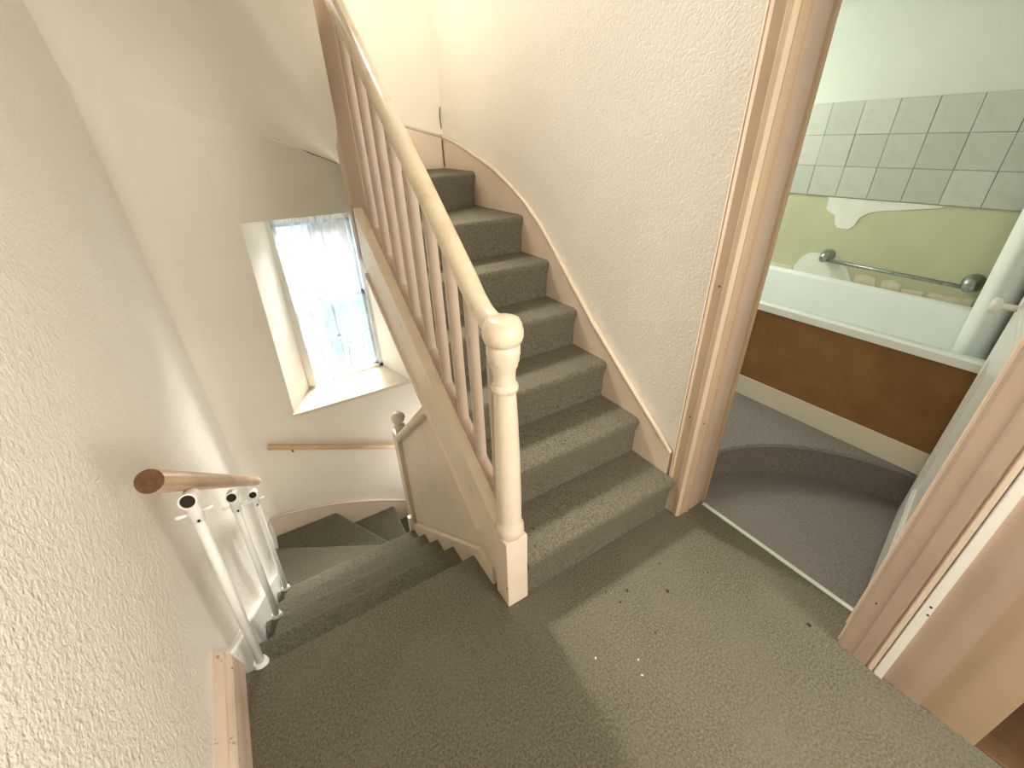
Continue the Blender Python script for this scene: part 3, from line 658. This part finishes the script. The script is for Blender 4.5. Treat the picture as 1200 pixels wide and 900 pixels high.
for p in stems:
    for q in p[4:]:
        for _ in range(4):
            c = Vector(q) + Vector((random.uniform(-.09, .09), random.uniform(-.07, .07), random.uniform(-.1, .1)))
            a = Vector((random.uniform(-1, 1), random.uniform(-1, 1), random.uniform(-.6, .6))).normalized() * 0.05
            s_ = a.cross(Vector((random.uniform(-1, 1), random.uniform(-1, 1), 1))).normalized() * 0.022
            quad(bm, c - a, c + s_, c + a, c - s_)
o = obj('foliage', bm, 'leaf', sb); o['kind'] = 'stuff'

# ------------------------------------------------------------------ handrails on the walls of the lower flight
lr = thing('handrail', (-0.43, 0.2, 0.0), 'round wooden handrail on white tube posts along the coarse left wall', 'handrail')
ra, rb_ = Vector((-0.432, 0.040, 0.905)), Vector((-0.432, 1.50, -0.215))
bm = BM(); d = (rb_ - ra)
tube(bm, [ra, ra + d * 0.5, ra + d * 0.955], 0.0255, 18); rl = obj('rail', bm, 'wood', lr, 'auto')
bm = BM(); n_ = d.normalized(); tube(bm, [ra - n_ * 0.0015, ra + n_ * 0.001], 0.0253, 18); obj('sawn_end', bm, 'wood_end', rl)
bm = BM(); tube(bm, [ra + d * 0.955, ra + d * 0.985, ra + d], 0.0255, 18, radii=[0.0256, 0.023, 0.012]); obj('tapered_tip', bm, 'wood_pale_end', rl, True)
for (yt, zt_, yb, zb) in ((0.190, 0.742, 0.196, 0.0), (0.660, 0.366, 0.672, -0.38), (1.125, 0.0, 1.15, -0.76)):
    foot = Vector((-0.468, yb, zb)); head = Vector((-0.426, yt, zt_ - 0.015)); dv = (head - foot).normalized()
    bm = BM(); tube(bm, [foot, head - dv * 0.05], 0.0135, 12); ps = obj('post', bm, 'white_metal', lr, True)
    bm = BM(); tube(bm, [head - dv * 0.075, head - dv * 0.07, head - dv * 0.012], 0.017, 14, radii=[0.014, 0.017, 0.017])
    ax = Vector((0, -0.86, 0.36)).normalized()           # short cross tube lying under the rail, open towards the landing
    spin(bm, [(0.001, -0.03), (0.021, -0.03), (0.021, 0.024), (0.020, 0.026), (0.0165, 0.026), (0.0165, -0.01), (0.001, -0.01)], head, ax)
    obj('clamp', bm, 'white_metal', ps, 'auto')
    bm = BM(); tube(bm, [head + ax * 0.019, head + ax * 0.0195], 0.0164, 18); obj('clamp_hole_shade', bm, 'dark', ps)  # dark disc painting the shade inside the open tube
    for s_ in (-1, 1):
        bm = BM(); c = head - dv * 0.045 + Vector((0.012 * s_, 0, 0)); tube(bm, [c, c + Vector((0.022 * s_, -0.004, 0.002)), c + Vector((0.030 * s_, -0.004, 0.006))], 0.005, 8, radii=[0.004, 0.006, 0.004]); obj('wing_screw', bm, 'white_metal', ps, True)
    bm = BM(); c = head - dv * 0.062 + Vector((0.004, -0.018, 0)); tube(bm, [c, c + Vector((0.001, -0.002, 0))], 0.004, 8); obj('screw', bm, 'dark', ps)
    bm = BM(); tube(bm, [foot - Vector((0, 0, 0.004)), foot + Vector((0, 0, 0.012))], 0.022, 14, radii=[0.024, 0.02]); obj('foot_plate', bm, 'white_metal', ps)
wrl = thing('handrail', (0.1, YW, -0.5), 'pine wall handrail fixed below the small window', 'handrail')
bm = BM(); tube(bm, [(-0.352, YW - 0.055, -0.322), (0.9, YW - 0.055, -0.862)], 0.021, 14); obj('rail', bm, 'pine', wrl, True)
for x in (-0.22, 0.62):
    z = -0.322 - (x + 0.352) * 0.4313
    bm = BM(); tube(bm, [(x, YW - 0.055, z - 0.018), (x, YW - 0.05, z - 0.045), (x, YW - 0.02, z - 0.05), (x, YW - 0.001, z - 0.05)], 0.006, 8); obj('bracket', bm, 'wood_end', wrl, True)

# ------------------------------------------------------------------ cracks in the plaster
def crack(pts, r_, parent, nm='crack'):
    bm = BM(); tube(bm, pts, r_, 5, radii=[r_ * (0.4 + 0.6 * math.sin(PI * (i + 0.5) / len(pts))) for i in range(len(pts))]); return obj(nm, bm, 'crack', parent)
crack([(0.20, YW - 0.012, zline(0.20) - 0.012), (0.30, YW - 0.006, zline(0.30) - 0.010), (0.38, YW - 0.006, zline(0.38) - 0.014), (0.44, YW - 0.006, zline(0.44) - 0.010), (0.50, YW - 0.006, zline(0.5) - 0.012)], 0.004, wf)
crack([(1.204 - 0.012, YW - 0.006, 1.56), (1.19, YW - 0.005, 1.62), (1.195, YW - 0.004, 1.68)], 0.004, wf)

# ------------------------------------------------------------------ crumbs on the carpet
T1, T2 = RISE, 2 * RISE
crumbs = [
    (0.740, -0.281, 0, 0.0062, 'd', 'larger dark crumb on the landing carpet, left one of the close pair'),
    (0.864, -0.366, 0, 0.0062, 'd', 'larger dark crumb on the landing carpet, right one of the close pair'),
    (0.684, -0.302, 0, 0.0045, 'd', 'small dark crumb on the landing carpet just left of and below the close pair'),
    (0.704, -0.450, 0, 0.0045, 'd', 'small dark crumb on the landing carpet farthest below the close pair'),
    (0.933, -0.268, 0, 0.0040, 'd', 'small dark crumb on the landing carpet nearest the shadow edge before the first step'),
    (0.668, -0.242, 0, 0.0038, 'd', 'small dark crumb on the landing carpet nearest the newel post'),
    (1.170, -0.720, 0, 0.0075, 'd', 'dark crumb on the landing carpet by the right end of the threshold strip'),
    (1.061, -0.399, 0, 0.0035, 'd', 'faint dark crumb on the landing carpet between the close pair and the threshold strip'),
    (0.475, -0.050, T1, 0.0045, 'd', 'dark crumb on the first carpeted step, nearer the newel post at the front'),
    (0.515, 0.020, T1, 0.0050, 'd', 'dark crumb on the first carpeted step, in its shaded back half'),
    (0.560, 0.200, T2, 0.0045, 'd', 'dark crumb on the second carpeted step, nearest the newel post'),
    (0.800, 0.195, T2, 0.0045, 'd', 'dark crumb on the middle of the second carpeted step'),
    (1.090, 0.175, T2, 0.0045, 'd', 'dark crumb on the second carpeted step beside the wall string'),
    (0.475, -0.400, 0, 0.0040, 'p', 'pale paint flake on the landing carpet nearest the shadow edge'),
    (0.565, -0.520, 0, 0.0040, 'p', 'pale paint flake on the landing carpet, farther from the stairs than the other two'),
    (0.590, -0.480, 0, 0.0032, 'p', 'pale paint flake on the landing carpet, rightmost of the three flakes')]
base = {}
for i, (x, y, z, r_, k, lab) in enumerate(crumbs):
    if k not in base:
        bm = BM(); bmesh.ops.create_icosphere(bm, subdivisions=1, radius=1.0)
        for v in bm.verts: v.co *= random.uniform(0.75, 1.15); v.co.z *= 0.6
        o = base[k] = obj('crumb' if k == 'd' else 'paint_flake', bm, 'crumb' if k == 'd' else 'chip')
    else:
        o = base[k].copy(); C.objects.link(o)
    o.location = (x, y, z + r_ * 0.5); o.scale = (r_ * 1.2, r_ * 0.8, r_); o.rotation_euler = (0, 0, i * 1.3)
    tag(o, lab, 'crumb' if k == 'd' else 'flake', 'dark crumbs on the carpet' if k == 'd' else 'pale flakes on the carpet')
# nail holes and chips in the painted wood
def hole(x, y, z, n, parent):
    bm = BM(); c = Vector((x, y, z)); n = Vector(n); tube(bm, [c - n * 0.001, c + n * 0.0012], 0.0035, 8); obj('nail_hole', bm, 'crumb', parent)
hole(x0 - 0.014, -0.098, 0.52, (-1, 0, 0), tl_); hole(x0 + 0.02, DYL - 0.003, 0.50, (0, -1, 0), tl_); hole(x0 - 0.014, -0.100, 1.05, (-1, 0, 0), tl_)
hole(nx - h, ny - h + 0.004, 0.105, (-1, 0, 0), newel)
hole(x0 - 0.014, DYR - 0.03, 0.25, (-1, 0, 0), t2_); hole(x0 - 0.022, DYR - 0.124, 0.36, (-1, 0, 0), t2_); hole(x0 - 0.022, DYR - 0.128, 0.33, (-1, 0, 0), t2_)
